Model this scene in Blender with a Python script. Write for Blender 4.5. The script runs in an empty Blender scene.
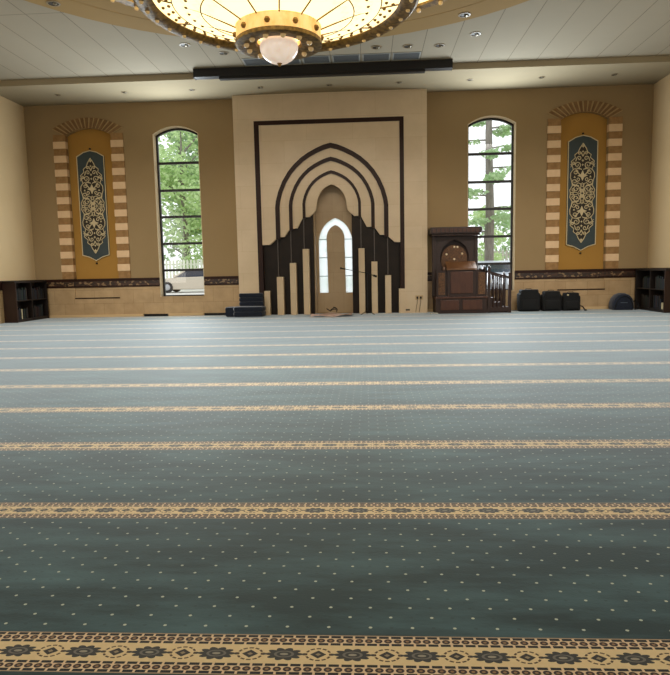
import bpy, math, random
from mathutils import Vector, Matrix
from mathutils.geometry import tessellate_polygon
PI = math.pi
scn = bpy.context.scene
COL = scn.collection
ORG = {}

# ------------------------------------------------------------------ materials
def lin(h):
    h = h.lstrip('#')
    c = [int(h[i:i+2], 16)/255 for i in (0, 2, 4)]
    return tuple(((x/12.92) if x <= .04045 else ((x+.055)/1.055)**2.4) for x in c) + (1,)

class G:
    """small node-graph helper"""
    def __init__(s, name):
        s.m = bpy.data.materials.new(name); s.m.use_nodes = True
        s.t = s.m.node_tree; s.t.nodes.clear()
        s.out = s.t.nodes.new('ShaderNodeOutputMaterial')
    def n(s, typ, **kw):
        nd = s.t.nodes.new(typ)
        for k, v in kw.items(): setattr(nd, k, v)
        return nd
    def link(s, a, b): s.t.links.new(a, b)
    def put(s, sock, v):
        if isinstance(v, (int, float, tuple)): sock.default_value = v
        else: s.link(v, sock)
    def math(s, op, a, b=None, c=None):
        nd = s.n('ShaderNodeMath', operation=op)
        for i, v in enumerate((a, b, c)):
            if v is not None: s.put(nd.inputs[i], v)
        return nd.outputs[0]
    def mix(s, f, a, b):
        nd = s.n('ShaderNodeMix', data_type='RGBA')
        s.put(nd.inputs[0], f); s.put(nd.inputs[6], a); s.put(nd.inputs[7], b)
        return nd.outputs[2]
    def noise(s, vec, scale, detail=3, rough=.55):
        nd = s.n('ShaderNodeTexNoise'); nd.inputs['Scale'].default_value = scale
        nd.inputs['Detail'].default_value = detail; nd.inputs['Roughness'].default_value = rough
        if vec is not None: s.link(vec, nd.inputs['Vector'])
        return nd.outputs[0]
    def ramp(s, f, lo, hi):
        nd = s.n('ShaderNodeMapRange'); s.put(nd.inputs[0], f)
        nd.inputs[1].default_value = lo; nd.inputs[2].default_value = hi
        return nd.outputs[0]
    def obj(s): return s.n('ShaderNodeTexCoord').outputs['Object']
    def xyz(s, v):
        nd = s.n('ShaderNodeSeparateXYZ'); s.link(v, nd.inputs[0]); return nd.outputs
    def vec(s, x, y, z):
        nd = s.n('ShaderNodeCombineXYZ')
        for i, v in enumerate((x, y, z)): s.put(nd.inputs[i], v)
        return nd.outputs[0]
    def bsdf(s, **kw):
        b = s.n('ShaderNodeBsdfPrincipled')
        for k, v in kw.items(): s.put(b.inputs[k.replace('_', ' ')], v)
        s.link(b.outputs[0], s.out.inputs[0]); return b

def mat(name, col, rough=.6, noise=None, col2=None, metal=0, emit=0, spec=.4, bump=0, sheen=0, stretch=(1, 1, 1)):
    g = G(name); c = lin(col); base = c
    if noise:
        o = g.obj()
        mp = g.n('ShaderNodeMapping'); g.link(o, mp.inputs[0]); mp.inputs['Scale'].default_value = stretch
        f = g.ramp(g.noise(mp.outputs[0], noise, 5), .33, .67)
        base = g.mix(f, c, lin(col2) if col2 else tuple(x*.8 for x in c[:3])+(1,))
    b = g.bsdf(Base_Color=base, Roughness=rough, Metallic=metal)
    b.inputs['Specular IOR Level'].default_value = spec
    if sheen: b.inputs['Sheen Weight'].default_value = sheen
    if emit:
        g.put(b.inputs['Emission Color'], base); b.inputs['Emission Strength'].default_value = emit
    if bump and noise:
        bp = g.n('ShaderNodeBump'); bp.inputs['Strength'].default_value = bump; bp.inputs['Distance'].default_value = .01
        g.link(f, bp.inputs['Height']); g.link(bp.outputs[0], b.inputs['Normal'])
    return g.m

def tile_mat(name, col, col2, joint, w, h, jw, axes='xz', rough=.5, offset=.5, x0=0, noise=2.2, amt=.5, spec=.4):
    """stone or tile with thin joints: coordinates in metres on the object's own surface"""
    g = G(name); o = g.xyz(g.obj()); ax = {'x': 0, 'y': 1, 'z': 2}
    u = g.math('ADD', o[ax[axes[0]]], x0); v = g.vec(u, o[ax[axes[1]]], 0.0)
    br = g.n('ShaderNodeTexBrick', offset=offset); g.link(v, br.inputs['Vector'])
    br.inputs['Scale'].default_value = 1; br.inputs['Brick Width'].default_value = w; br.inputs['Row Height'].default_value = h
    br.inputs['Mortar Size'].default_value = jw; br.inputs['Mortar Smooth'].default_value = .1
    br.inputs['Color1'].default_value = lin(col); br.inputs['Color2'].default_value = lin(col2); br.inputs['Mortar'].default_value = lin(joint)
    f = g.ramp(g.noise(g.obj(), noise, 6, .6), .3, .7)
    dark = g.mix(f, (1, 1, 1, 1), (1-.5*amt, 1-.55*amt, 1-.62*amt, 1))
    mul = g.n('ShaderNodeMix', data_type='RGBA', blend_type='MULTIPLY'); mul.inputs[0].default_value = 1
    g.link(br.outputs[0], mul.inputs[6]); g.link(dark, mul.inputs[7])
    b = g.bsdf(Base_Color=mul.outputs[2], Roughness=rough); b.inputs['Specular IOR Level'].default_value = spec
    return g.m

def carpet_mat():
    g = G('carpet'); pos = g.n('ShaderNodeNewGeometry').outputs['Position']; o = g.xyz(pos)
    X, Y = o[0], o[1]; S = 1.22; M = g.math
    vv = M('SUBTRACT', M('FLOORED_MODULO', M('ADD', M('SUBTRACT', Y, -16.328), S/2), S), S/2)
    av = M('ABSOLUTE', vv)
    def per(x, p, x0): return M('SUBTRACT', M('FLOORED_MODULO', M('ADD', M('SUBTRACT', x, x0), p/2), p), p/2)
    def lt(a, b): return M('LESS_THAN', a, b)
    def between(a, lo, hi): return M('MULTIPLY', M('GREATER_THAN', a, lo), M('LESS_THAN', a, hi))
    def sq(a): return M('MULTIPLY', a, a)
    def ell(x, y, a, b): return M('SQRT', M('ADD', sq(M('DIVIDE', x, a)), sq(M('DIVIDE', y, b))))
    # field with light dots
    n1 = g.noise(pos, .55, 5, .6)
    mp = g.n('ShaderNodeMapping'); g.link(pos, mp.inputs[0]); mp.inputs['Scale'].default_value = (.55, 2.2, 1)
    n2 = g.noise(mp.outputs[0], 1.7, 6, .65)
    fld = g.mix(g.ramp(n1, .3, .7), lin('#122b2d'), lin('#1b363a'))
    fld = g.mix(M('MULTIPLY', g.ramp(n2, .42, .70), .7), fld, lin('#4a6c76'))
    vp = M('FLOORED_MODULO', M('SUBTRACT', Y, -16.328), S)
    j = M('DIVIDE', M('SUBTRACT', vp, .157), S/19)          # row number from this band
    jr = M('ROUND', j); dy = M('MULTIPLY', M('SUBTRACT', j, jr), S/19)
    odd = M('FLOORED_MODULO', jr, 2.0)
    xs = M('ADD', X, M('MULTIPLY', odd, .0737))
    dl = ell(per(xs, .1474, .9483), dy, .0062, .0056); dd = ell(per(M('ADD', xs, .0737), .1474, .9483), dy, .007, .006)
    fld = g.mix(M('MULTIPLY', lt(dd, 1.0), .35), fld, lin('#1c2c2b'))
    fld = g.mix(lt(dl, 1.0), fld, lin('#b9c2b4'))
    # guard borders of small ovals between dashes
    uo = per(X, .0325, .0)
    oo = ell(uo, M('SUBTRACT', av, .0765), .0135, .0115)
    brd = g.mix(between(oo, .42, 1.0), lin('#d6bd9b'), lin('#33201a'))
    brd = g.mix(lt(oo, .42), brd, lin('#8a6a45'))
    dash = M('MULTIPLY', M('ADD', between(av, .050, .0625), between(av, .0905, .103)), lt(M('ABSOLUTE', per(X, .041, .01)), .0165))
    brd = g.mix(dash, brd, lin('#0e0c0a'))
    brd = g.mix(M('GREATER_THAN', av, .103), brd, lin('#a58f74'))
    # gold strip with flowers and ringed diamonds
    P = .226
    u = per(X, P, .8887)
    r = ell(u, vv, .064, .034); ang = M('ARCTAN2', M('DIVIDE', vv, .034), M('DIVIDE', u, .064))
    lobe = M('ADD', .72, M('MULTIPLY', .28, M('ABSOLUTE', M('COSINE', M('MULTIPLY', ang, 5.0)))))
    flower = lt(r, lobe)
    tip = lt(ell(M('SUBTRACT', M('ABSOLUTE', u), .068), vv, .010, .006), 1.0)
    gold = g.mix(g.noise(pos, 40, 2), lin('#d2ba8c'), lin('#dfca9f'))
    gold = g.mix(M('MAXIMUM', flower, tip), gold, lin('#33322f'))
    gold = g.mix(M('MULTIPLY', between(r, .38, .52), .7), gold, lin('#77736a'))
    gold = g.mix(lt(ell(u, vv, .014, .006), 1.0), gold, lin('#8f8a7c'))
    u2 = per(X, P, .8887+P/2)
    dia = M('ADD', M('DIVIDE', M('ABSOLUTE', u2), .027), M('DIVIDE', av, .021))
    gold = g.mix(lt(dia, 1.0), gold, lin('#2d2722'))
    gold = g.mix(lt(dia, .36), gold, lin('#8f7f62'))
    r2 = ell(u2, vv, .044, .034); a2 = M('ARCTAN2', M('DIVIDE', vv, .034), M('DIVIDE', u2, .044))
    ring = M('MULTIPLY', between(r2, .82, 1.0), M('GREATER_THAN', M('COSINE', M('MULTIPLY', a2, 12.0)), -.62))
    gold = g.mix(ring, gold, lin('#4d3722'))
    c = g.mix(lt(av, .108), fld, brd)
    c = g.mix(lt(av, .050), c, gold)
    b = g.bsdf(Base_Color=c, Roughness=.75)
    b.inputs['Specular IOR Level'].default_value = .25
    b.inputs['Sheen Weight'].default_value = CARPET_SHEEN; b.inputs['Sheen Roughness'].default_value = .27
    b.inputs['Sheen Tint'].default_value = (.78, .90, 1, 1)
    bp = g.n('ShaderNodeBump'); bp.inputs['Strength'].default_value = .15; bp.inputs['Distance'].default_value = .004
    g.link(g.noise(pos, 90, 2), bp.inputs['Height']); g.link(bp.outputs[0], b.inputs['Normal'])
    return g.m

def glass_mat(name, tint=(1, 1, 1, 1), gl=.06):
    g = G(name); t = g.n('ShaderNodeBsdfTransparent'); t.inputs[0].default_value = tint
    s = g.n('ShaderNodeBsdfGlossy'); s.inputs[1].default_value = .02
    m = g.n('ShaderNodeMixShader'); m.inputs[0].default_value = gl
    g.link(t.outputs[0], m.inputs[1]); g.link(s.outputs[0], m.inputs[2]); g.link(m.outputs[0], g.out.inputs[0]); return g.m

def frosted_mat():
    g = G('frosted_glass'); t = g.n('ShaderNodeBsdfTranslucent'); t.inputs[0].default_value = (.93, .98, 1, 1)
    s = g.n('ShaderNodeBsdfTransparent'); m = g.n('ShaderNodeMixShader'); m.inputs[0].default_value = .35
    g.link(t.outputs[0], m.inputs[1]); g.link(s.outputs[0], m.inputs[2]); g.link(m.outputs[0], g.out.inputs[0]); return g.m

def leaf_mat(name, c1, c2):
    g = G(name); f = g.ramp(g.noise(g.obj(), 1.6, 4), .3, .7); c = g.mix(f, lin(c1), lin(c2))
    d = g.n('ShaderNodeBsdfDiffuse'); t = g.n('ShaderNodeBsdfTranslucent'); g.link(c, d.inputs[0]); g.link(c, t.inputs[0])
    m = g.n('ShaderNodeMixShader'); m.inputs[0].default_value = .5
    g.link(d.outputs[0], m.inputs[1]); g.link(t.outputs[0], m.inputs[2]); g.link(m.outputs[0], g.out.inputs[0]); return g.m

def chandelier_glass():
    """lit amber glass with fine gilded tracery in rings around the hub"""
    g = G('lit_glass'); p = g.obj(); o = g.xyz(p); M = g.math
    r = M('SQRT', M('ADD', M('MULTIPLY', o[0], o[0]), M('MULTIPLY', o[1], o[1])))
    ang = M('ARCTAN2', o[1], o[0])
    w = M('SINE', M('MULTIPLY', ang, 36.0)); w2 = M('SINE', M('ADD', M('MULTIPLY', r, 38.0), M('MULTIPLY', w, 1.3)))
    tr = M('MULTIPLY', M('GREATER_THAN', w2, .72), M('MULTIPLY', M('GREATER_THAN', r, .8), M('LESS_THAN', r, 1.22)))
    c = g.mix(M('MULTIPLY', tr, .75), (1, .84, .44, 1), (.95, .74, .36, 1))
    e = g.n('ShaderNodeEmission'); g.link(c, e.inputs[0]); e.inputs[1].default_value = GLASS_E
    d = g.n('ShaderNodeBsdfDiffuse'); g.link(c, d.inputs[0])
    a = g.n('ShaderNodeAddShader'); g.link(e.outputs[0], a.inputs[0]); g.link(d.outputs[0], a.inputs[1]); g.link(a.outputs[0], g.out.inputs[0]); return g.m

CARPET_SHEEN = 1.0
GLASS_E = 1.7
SKY = 1.7

M = {}
M['paint'] = mat('tan_wall_paint', '#957f5d', .85, .5, '#8f7957', spec=.2)
M['paint_gold'] = mat('ochre_niche_paint', '#a1793a', .85, .6, '#997235', spec=.2)
M['paint_cream'] = mat('cream_wall_paint', '#c9b18a', .85, .5, '#c3aa82', spec=.2)
M['plaster'] = mat('cream_ceiling_plaster', '#9f937a', .9, .4, '#998d74', spec=.1)
M['ringplaster'] = mat('tan_ring_plaster', '#9c8257', .9, .4, '#957b51', spec=.1)
M['stone'] = tile_mat('travertine_slab', '#d6c2a4', '#d1bc9d', '#c3ac8b', 1.3, .62, .003, rough=.45, noise=1.6, amt=.22)
M['stonedk'] = tile_mat('niche_stone', '#b8a282', '#b39c7c', '#a08a68', .6, .6, .003, rough=.5, noise=2, amt=.3)
M['wains'] = tile_mat('travertine_wainscot', '#b59a74', '#ad916b', '#8d7350', .61, .41, .004, rough=.45, noise=3, amt=.45)
M['wains_y'] = tile_mat('travertine_wainscot_side', '#bfa67f', '#b79d76', '#8d7350', .61, .41, .004, axes='yz', rough=.45, noise=3, amt=.4)
M['marble'] = mat('dark_marble', '#1c1611', .4, 2.5, '#261d16', spec=.15)
M['marble_line'] = mat('marble_edge', '#4c4239', .35)
M['inlay'] = mat('dark_brown_inlay', '#24120c', .4, 3, '#2d1810', spec=.18)
M['light_block'] = mat('cream_stone_block', '#d9ba94', .7, 6, '#d0b08a', bump=.2)
M['brown_block'] = mat('brown_brick', '#98754a', .8, 9, '#86643c', bump=.4)
M['vouss'] = mat('voussoir_stone', '#856540', .8, 5, '#6a4c2c', bump=.4)
M['vouss_joint'] = mat('voussoir_joint', '#a98f63', .9)
M['ceil'] = tile_mat('ceiling_tile', '#9f9786', '#9c9483', '#786f60', .73, 5.84, .009, axes='xy', rough=.9, offset=0, x0=-.14, noise=1.2, amt=.06, spec=.1)
M['frame_dk'] = mat('bronze_window_frame', '#1a1512', .45)
M['reveal'] = mat('window_reveal_plaster', '#d8c6a4', .8)
M['glass'] = glass_mat('window_glass')
M['frost'] = frosted_mat()
M['black'] = mat('black_metal', '#0d0d0e', .5)
M['vent'] = mat('vent_grey', '#5b6064', .6)
M['ventfr'] = mat('vent_frame', '#8f9290', .6)
M['chrome'] = mat('downlight_reflector', '#8f8878', .3, metal=.8)
M['dl_trim'] = mat('downlight_trim', '#8d7f66', .5)
M['dl_dark'] = mat('downlight_dark', '#2b241b', .6)
M['lamp'] = mat('lamp_face', '#fff1cf', .5, emit=1.2)
M['wood'] = mat('dark_carved_wood', '#24130d', .45, 14, '#2f1a11', stretch=(1, 1, .25))
M['wood2'] = mat('mahogany_panel_wood', '#43261a', .45, 14, '#4f2e1e', stretch=(1, 1, .2))
M['wood3'] = mat('light_brown_wood', '#6d4a2c', .5, 14, '#5f3f25', stretch=(.3, 1, 1))
M['carv'] = mat('carved_panel_wood', '#6f4c2b', .5, 40, '#3a2212', bump=.6)
M['pearl'] = mat('pearl_inlay', '#d8c6a4', .4)
M['case'] = mat('bookcase_wood', '#140c07', .5, 12, '#1c110a', stretch=(1, 1, .2))
M['case_end'] = mat('bookcase_end_wood', '#25150d', .45, 12, '#2e1a11', stretch=(1, 1, .2))
M['navy'] = mat('navy_fabric', '#0d1422', .9, 30, '#131c2e', bump=.3, sheen=.2)
M['blackf'] = mat('black_fabric', '#070808', .9, 30, '#0d0e10', bump=.3)
M['strap'] = mat('strap_grey', '#55606c', .7)
M['bluebase'] = mat('blue_panel', '#2a3536', .6, 2, '#323e40')
M['mezz'] = mat('dark_field', '#2a2317', .7)
M['cream'] = mat('cream_tracery', '#c4b48f', .55)
M['gold'] = mat('antique_gold', '#a37a35', .45, 8, '#7a5822', metal=.3)
M['golddk'] = mat('dark_gold', '#a37f40', .5, 14, '#57401c', metal=.15)
M['goldlit'] = mat('lit_gold_band', '#f2d08a', .4, 7, '#e4b260', emit=.75, stretch=(1, 1, .6))
M['lglass'] = chandelier_glass()
M['bulb'] = mat('bulb_glass', '#cfae78', .25, emit=.22)
M['globe'] = mat('white_globe_glass', '#ead9c8', .2, 9, '#dcc6b2', emit=.62)
M['rug'] = mat('patterned_prayer_rug', '#9c6a5a', .9, 7, '#e2cfc4', stretch=(1, 3, 1))
M['cable'] = mat('black_cable', '#120d0b', .6)
M['plate'] = mat('socket_plate', '#c0a57d', .6)
M['white'] = mat('white_plastic', '#d6d2c8', .5)
M['outground'] = mat('sunlit_paving', '#d2d0c9', .9, .6, '#c8c5bd')  # light grey paving, faintly mottled
M['grassy'] = leaf_mat('lawn_green', '#8fae5a', '#a9c56e')
M['fence'] = mat('weathered_fence_wood', '#9c9a8c', .9, 4, '#b5b3a4', stretch=(6, 1, .5))
M['fence2'] = mat('pale_fence', '#cfd3bf', .9, 4, '#c3c9b0')
M['bark'] = mat('bark', '#8b857c', .95, 6, '#706a62', stretch=(2, 2, .4), bump=.5)
M['leafA'] = leaf_mat('bright_leaf', '#bdd49c', '#d9ebb8')
M['leafB'] = leaf_mat('dark_leaf', '#9fbb92', '#bdd3a8')
M['leafC'] = leaf_mat('pine_needle', '#a6c494', '#c6dcae')
M['carwhite'] = mat('white_car_paint', '#c6bba8', .35)
M['carsilver'] = mat('silver_car_paint', '#b9c0ca', .3)
M['carglass'] = mat('dark_car_glass', '#232c3c', .1)
M['tyre'] = mat('tyre_rubber', '#1f2022', .8)
M['hub'] = mat('alloy_wheel', '#a9abad', .35, metal=.6)
M['red'] = mat('tail_lamp_red', '#8d1c18', .3)
BOOK = [mat('book_cloth_%s' % n, c, .7) for n, c in (('green', '#0e1c14'), ('navy', '#0e131e'), ('maroon', '#200c0c'), ('brown', '#1c1208'), ('teal', '#0f1c1f'), ('black', '#0c0b08'))]
M['bookpale'] = mat('book_pale_gilt', '#b6a884', .6)

# ------------------------------------------------------------------ mesh helper
class MB:
    def __init__(s): s.v = []; s.f = []
    def add(s, vs, fs):
        n = len(s.v); s.v += [tuple(p) for p in vs]; s.f += [tuple(i+n for i in f) for f in fs]; return s
    def box(s, x0, x1, y0, y1, z0, z1):
        return s.add([(x0,y0,z0),(x1,y0,z0),(x1,y1,z0),(x0,y1,z0),(x0,y0,z1),(x1,y0,z1),(x1,y1,z1),(x0,y1,z1)],
                     [(3,2,1,0),(4,5,6,7),(0,1,5,4),(1,2,6,5),(2,3,7,6),(3,0,4,7)])
    def plate(s, outer, holes=(), y0=0, y1=.02, ax='xz'):
        """flat outline with holes, extruded; ax xz: thickness along y, xy: along z, yz: along x"""
        loops = [list(outer)] + [list(h) for h in holes]
        pts = [p for l in loops for p in l]
        tris = tessellate_polygon([[Vector((p[0], p[1], 0)) for p in l] for l in loops])
        def P3(p, t): return (p[0], t, p[1]) if ax == 'xz' else ((p[0], p[1], t) if ax == 'xy' else (t, p[0], p[1]))
        n = len(pts)
        fs = [tuple(t) for t in tris] + [tuple(n+i for i in reversed(t)) for t in tris]
        k = 0
        for l in loops:
            m = len(l)
            for i in range(m): fs.append((k+i, k+(i+1) % m, n+k+(i+1) % m, n+k+i))
            k += m
        return s.add([P3(p, y0) for p in pts]+[P3(p, y1) for p in pts], fs)
    def tube(s, pts, r, n=8, closed=False, cap=True):
        pts = [Vector(p) for p in pts]; k = len(pts); rs = r if isinstance(r, (list, tuple)) else [r]*k
        vs = []; up0 = None
        for i, p in enumerate(pts):
            a = pts[(i-1) % k] if (closed or i > 0) else p; b = pts[(i+1) % k] if (closed or i < k-1) else p
            t = (b-a); t = t.normalized() if t.length > 1e-9 else Vector((0, 0, 1))
            if up0 is None: up0 = Vector((0, 0, 1)) if abs(t.z) < .9 else Vector((1, 0, 0))
            x = t.cross(up0); x = x.normalized() if x.length > 1e-6 else t.orthogonal().normalized()
            y = x.cross(t); up0 = y
            for j in range(n):
                q = 2*PI*j/n; vs.append(p + x*rs[i]*math.cos(q) + y*rs[i]*math.sin(q))
        fs = []
        for i in range(k if closed else k-1):
            for j in range(n):
                a = i*n+j; b = i*n+(j+1) % n; c = ((i+1) % k)*n+(j+1) % n; d = ((i+1) % k)*n+j
                fs.append((a, b, c, d))
        if cap and not closed: fs += [tuple(reversed(range(n))), tuple(range((k-1)*n, k*n))]
        return s.add(vs, fs)
    def lathe(s, prof, c=(0, 0, 0), n=32, axis='z', closed=False):
        """prof: (radius, height) list turned around an axis"""
        vs = []; k = len(prof)
        for r, h in prof:
            for j in range(n):
                q = 2*PI*j/n; a, b = r*math.cos(q), r*math.sin(q)
                p = (a, b, h) if axis == 'z' else ((a, h, b) if axis == 'y' else (h, a, b))
                vs.append((p[0]+c[0], p[1]+c[1], p[2]+c[2]))
        fs = []
        for i in range(k if closed else k-1):
            for j in range(n):
                fs.append((i*n+j, i*n+(j+1) % n, ((i+1) % k)*n+(j+1) % n, ((i+1) % k)*n+j))
        if not closed:
            if prof[0][0] > 1e-6: fs.append(tuple(reversed(range(n))))
            if prof[-1][0] > 1e-6: fs.append(tuple(range((k-1)*n, k*n)))
        return s.add(vs, fs)
    def ball(s, c, r, n=12, sz=1.0):
        m = max(4, n//2)
        return s.lathe([(r*math.sin(PI*i/m)+1e-7, -r*sz*math.cos(PI*i/m)) for i in range(m+1)], c, n)
    def build(s, name, m, parent=None, smooth=False, bevel=0, at=None, local=False):
        me = bpy.data.meshes.new(name); o = bpy.data.objects.new(name, me); COL.objects.link(o)
        org = Vector((0, 0, 0))
        if parent is not None:
            o.parent = parent
            if not local: org = ORG[parent.name]
        elif at is not None:
            org = Vector(at); o.location = org
        ORG[o.name] = org if not local else Vector((0, 0, 0))
        me.from_pydata([(p[0]-org.x, p[1]-org.y, p[2]-org.z) for p in s.v], [], s.f)
        me.validate(); me.update()
        import bmesh
        bm = bmesh.new(); bm.from_mesh(me); bmesh.ops.recalc_face_normals(bm, faces=bm.faces)
        if bevel: bmesh.ops.bevel(bm, geom=[e for e in bm.edges if len(e.link_faces) == 2 and e.calc_face_angle(0) > .6], offset=bevel, segments=2, affect='EDGES', profile=.6)
        bm.to_mesh(me); bm.free()
        if smooth:
            for p in me.polygons: p.use_smooth = True
            try: me.set_sharp_from_angle(angle=math.radians(40))
            except Exception: pass
        me.materials.append(m)
        if parent is not None and not local: o.location = (0, 0, 0); 
        if parent is not None and parent.type == 'MESH' and not local:
            pass
        return o

def thing(name, label, cat, loc=(0, 0, 0), group=None, rz=0):
    o = bpy.data.objects.new(name, None); COL.objects.link(o); o.empty_display_size = .1
    o.location = loc; o.rotation_euler = (0, 0, rz); ORG[o.name] = Vector(loc)
    o['label'] = label; o['category'] = cat
    if group: o['group'] = group
    return o
def tag(o, label, cat, group=None):
    o['label'] = label; o['category'] = cat
    if group: o['group'] = group
    return o
def struct(o): o['kind'] = 'structure'; return o

# ------------------------------------------------------------------ dimensions (metres; back wall at y=0, camera side is -y)
XL, XR, ZC, ZT, YB = -9.10, 9.01, 6.25, 6.40, -24.0
WL = (-5.27, -3.92); WR = (3.87, 5.23); WZ0, WZS, WZA = .58, 5.33, 5.55
NL = (-7.89, -6.52); NR = (6.47, 7.80); NZ0, NZS, NZA = .58, 5.37, 5.57
NICHE = (-.60, .56, 0.0, 3.95)

def seg_arch(x0, x1, z0, zs, za, n=14):
    w = (x1-x0)/2; h = za-zs; R = (w*w+h*h)/(2*h); cx, cz = (x0+x1)/2, za-R
    a = math.asin(w/R); pts = [(x0, z0), (x1, z0)]
    return pts + [(cx+R*math.sin(a-2*a*i/n), cz+R*math.cos(a-2*a*i/n)) for i in range(n+1)]
KEEL = [(0, 0), (.12, .028), (.25, .076), (.40, .146), (.527, .222), (.65, .322), (.756, .433), (.86, .583), (.938, .746), (.985, .9), (1, 1)]
def keel(cx, w, zs, za):
    """pointed arch from the left spring over the apex to the right spring"""
    h = za-zs
    r = [(cx+w*a, za-h*b) for a, b in KEEL]; l = [(cx-w*a, za-h*b) for a, b in KEEL]
    return list(reversed(l)) + r[1:]

# ------------------------------------------------------------------ the setting
b = MB().plate([(XL-.3, YB), (XR+.3, YB), (XR+.3, .6), (XL-.3, .6)], (), -.12, 0, 'xy')
struct(b.build('floor', carpet_mat()))
wall = MB().plate([(XL-.3, 0), (XR+.3, 0), (XR+.3, 7.6), (XL-.3, 7.6)],
    [seg_arch(*WL, WZ0, WZS, WZA), seg_arch(*WR, WZ0, WZS, WZA), seg_arch(*NL, NZ0, NZS, NZA), seg_arch(*NR, NZ0, NZS, NZA),
     [(NICHE[0], .002), (NICHE[1], .002), (NICHE[1], NICHE[3]), (NICHE[0], NICHE[3])]], 0, .40).build('wall_back', M['paint'])
struct(wall)
struct(MB().plate([(YB, 0), (.4, 0), (.4, 7.6), (YB, 7.6)], (), XL-.3, XL, 'yz').build('wall_left', M['paint_cream']))
struct(MB().plate([(YB, 0), (.4, 0), (.4, 7.6), (YB, 7.6)], (), XR, XR+.3, 'yz').build('wall_right', M['paint_cream']))
struct(MB().plate([(XL-.3, 0), (XR+.3, 0), (XR+.3, 7.6), (XL-.3, 7.6)], (), YB-.3, YB, 'xz').build('wall_rear', M['paint_cream']))

# ceiling: tiles with a round dome opening, a lower soffit along the back wall
CH = (-.20, -10.0)
circ = lambda c, r, n=72: [(c[0]+r*math.cos(2*PI*i/n), c[1]+r*math.sin(2*PI*i/n)) for i in range(n)]
cl = struct(MB().plate([(XL-.1, YB), (XR+.1, YB), (XR+.1, -1.8), (XL-.1, -1.8)], [circ(CH, 5.63)], ZT, ZT+.1, 'xy').build('ceiling', M['ceil']))
struct(MB().box(XL, XR, -1.92, 0, ZC, ZT+.1).build('ceiling_soffit', M['plaster']))
dm = MB(); n = 72
dm.lathe([(5.62, ZT-.015), (5.62, ZT+.9), (4.6, ZT+1.25), (2.4, ZT+1.45), (1e-6, ZT+1.5)], (CH[0], CH[1], 0), 72)
struct(dm.build('ceiling_dome', M['ringplaster'], smooth=True))
struct(MB().lathe([(5.62, ZT-.02), (6.25, ZT-.02), (6.25, ZT+.02), (5.62, ZT+.02)], (CH[0], CH[1], 0), 72, closed=True).build('trim_1', M['ringplaster']))
struct(MB().box(XL-.3, XR+.3, YB-.3, .5, 8.1, 8.2).build('roof', M['plaster']))

# stone wainscot, chair rail and baseboard along the back wall
def spans(z0, z1): return [(XL, NL[0]), (NL[1], WL[0]), (WL[1], -2.80), (2.66, WR[0]), (WR[1], NR[0]), (NR[1], XR)]
w = MB(); rt = MB(); rm = MB(); bb = MB()
for x0, x1 in spans(0, 1):
    w.box(x0, x1, -.02, 0, .0, .92)
    rt.box(x0, x1, -.045, 0, 1.08, 1.16); rt.box(x0, x1, -.04, 0, .90, .945); rm.box(x0, x1, -.03, 0, .945, 1.08)
for x0, x1 in (WL, WR): w.box(x0, x1, -.02, 0, 0, WZ0-.01)
for x0, x1 in (NL, NR):
    w.box(x0, x1, -.02, 0, 0, NZ0); w.box(x0, x1, .012, .16, NZ0, .92)
    rt.box(x0, x1, -.03, .14, 1.08, 1.16); rt.box(x0, x1, -.025, .14, .90, .945); rm.box(x0, x1, -.015, .14, .945, 1.08)
    rt.box(x0-.01, x1+.01, -.035, .10, NZ0-.02, NZ0+.012)
o = w.build('wainscot', M['wains'], wall)
g = G('mosaic_border'); oo = g.xyz(g.obj())
vo = g.n('ShaderNodeTexVoronoi'); vo.inputs['Scale'].default_value = 1; g.link(g.vec(g.math('MULTIPLY', oo[0], 13.0), 0.0, g.math('MULTIPLY', oo[2], 20.0)), vo.inputs['Vector'])
f = g.math('GREATER_THAN', g.n('ShaderNodeSeparateXYZ').outputs[0], 2)
sx = g.xyz(vo.outputs['Color'])
cc = g.mix(g.math('GREATER_THAN', sx[0], .70), lin('#26170d'), lin('#7d6446')); cc = g.mix(g.math('GREATER_THAN', sx[1], .7), cc, lin('#3d2415'))
g.bsdf(Base_Color=cc, Roughness=.4); M['mosaic'] = g.m
tr = struct(rt.build('trim_2', M['inlay'])); rm.build('mosaic_strip', M['mosaic'], tr)
for x0, x1 in ((XL+.4, -5.80), (-5.04, -3.96), (-3.19, -2.80), (2.66, 3.2), (5.3, XR-.4)): bb.box(x0, x1, -.07, -.02, 0, .075)
struct(bb.build('baseboard_back', mat('cream_baseboard', '#c2a67c', .6)))
for k, (x0, x1, lb) in enumerate(((-5.79, -5.05, 'dark floor-level vent grille below the left edge of the left window'), (-3.95, -3.20, 'dark floor-level vent grille between left window and stone slab'))):
    t = thing('wall_vent', lb, 'vent', ((x0+x1)/2, -.05, 0), 'vents at the foot of the back wall')
    MB().box(x0, x1, -.035, -.022, 0, .07).build('vent_back', M['black'], t)
    q = MB()
    for i in range(5): q.box(x0, x1, -.055, -.036, .006+.014*i, .011+.014*i)
    q.build('vent_slats', M['frame_dk'], t)
# side walls: wainscot and rail
for nm, x, s in (('left', XL, 1), ('right', XR, -1)):
    W_ = bpy.data.objects['wall_'+nm]
    MB().box(min(x, x+s*.02), max(x, x+s*.02), YB, -.02, 0, .92).build('wainscot', M['wains_y'], W_)
    q = MB(); q.box(min(x, x+s*.045), max(x, x+s*.045), YB, -.05, 1.08, 1.16); q.box(min(x, x+s*.04), max(x, x+s*.04), YB, -.05, .90, .945)
    t2 = struct(q.build('trim_3' if s > 0 else 'trim_4', M['inlay']))
    MB().box(min(x, x+s*.03), max(x, x+s*.03), YB, -.05, .945, 1.08).build('mosaic_strip', M['inlay'], t2)

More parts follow.
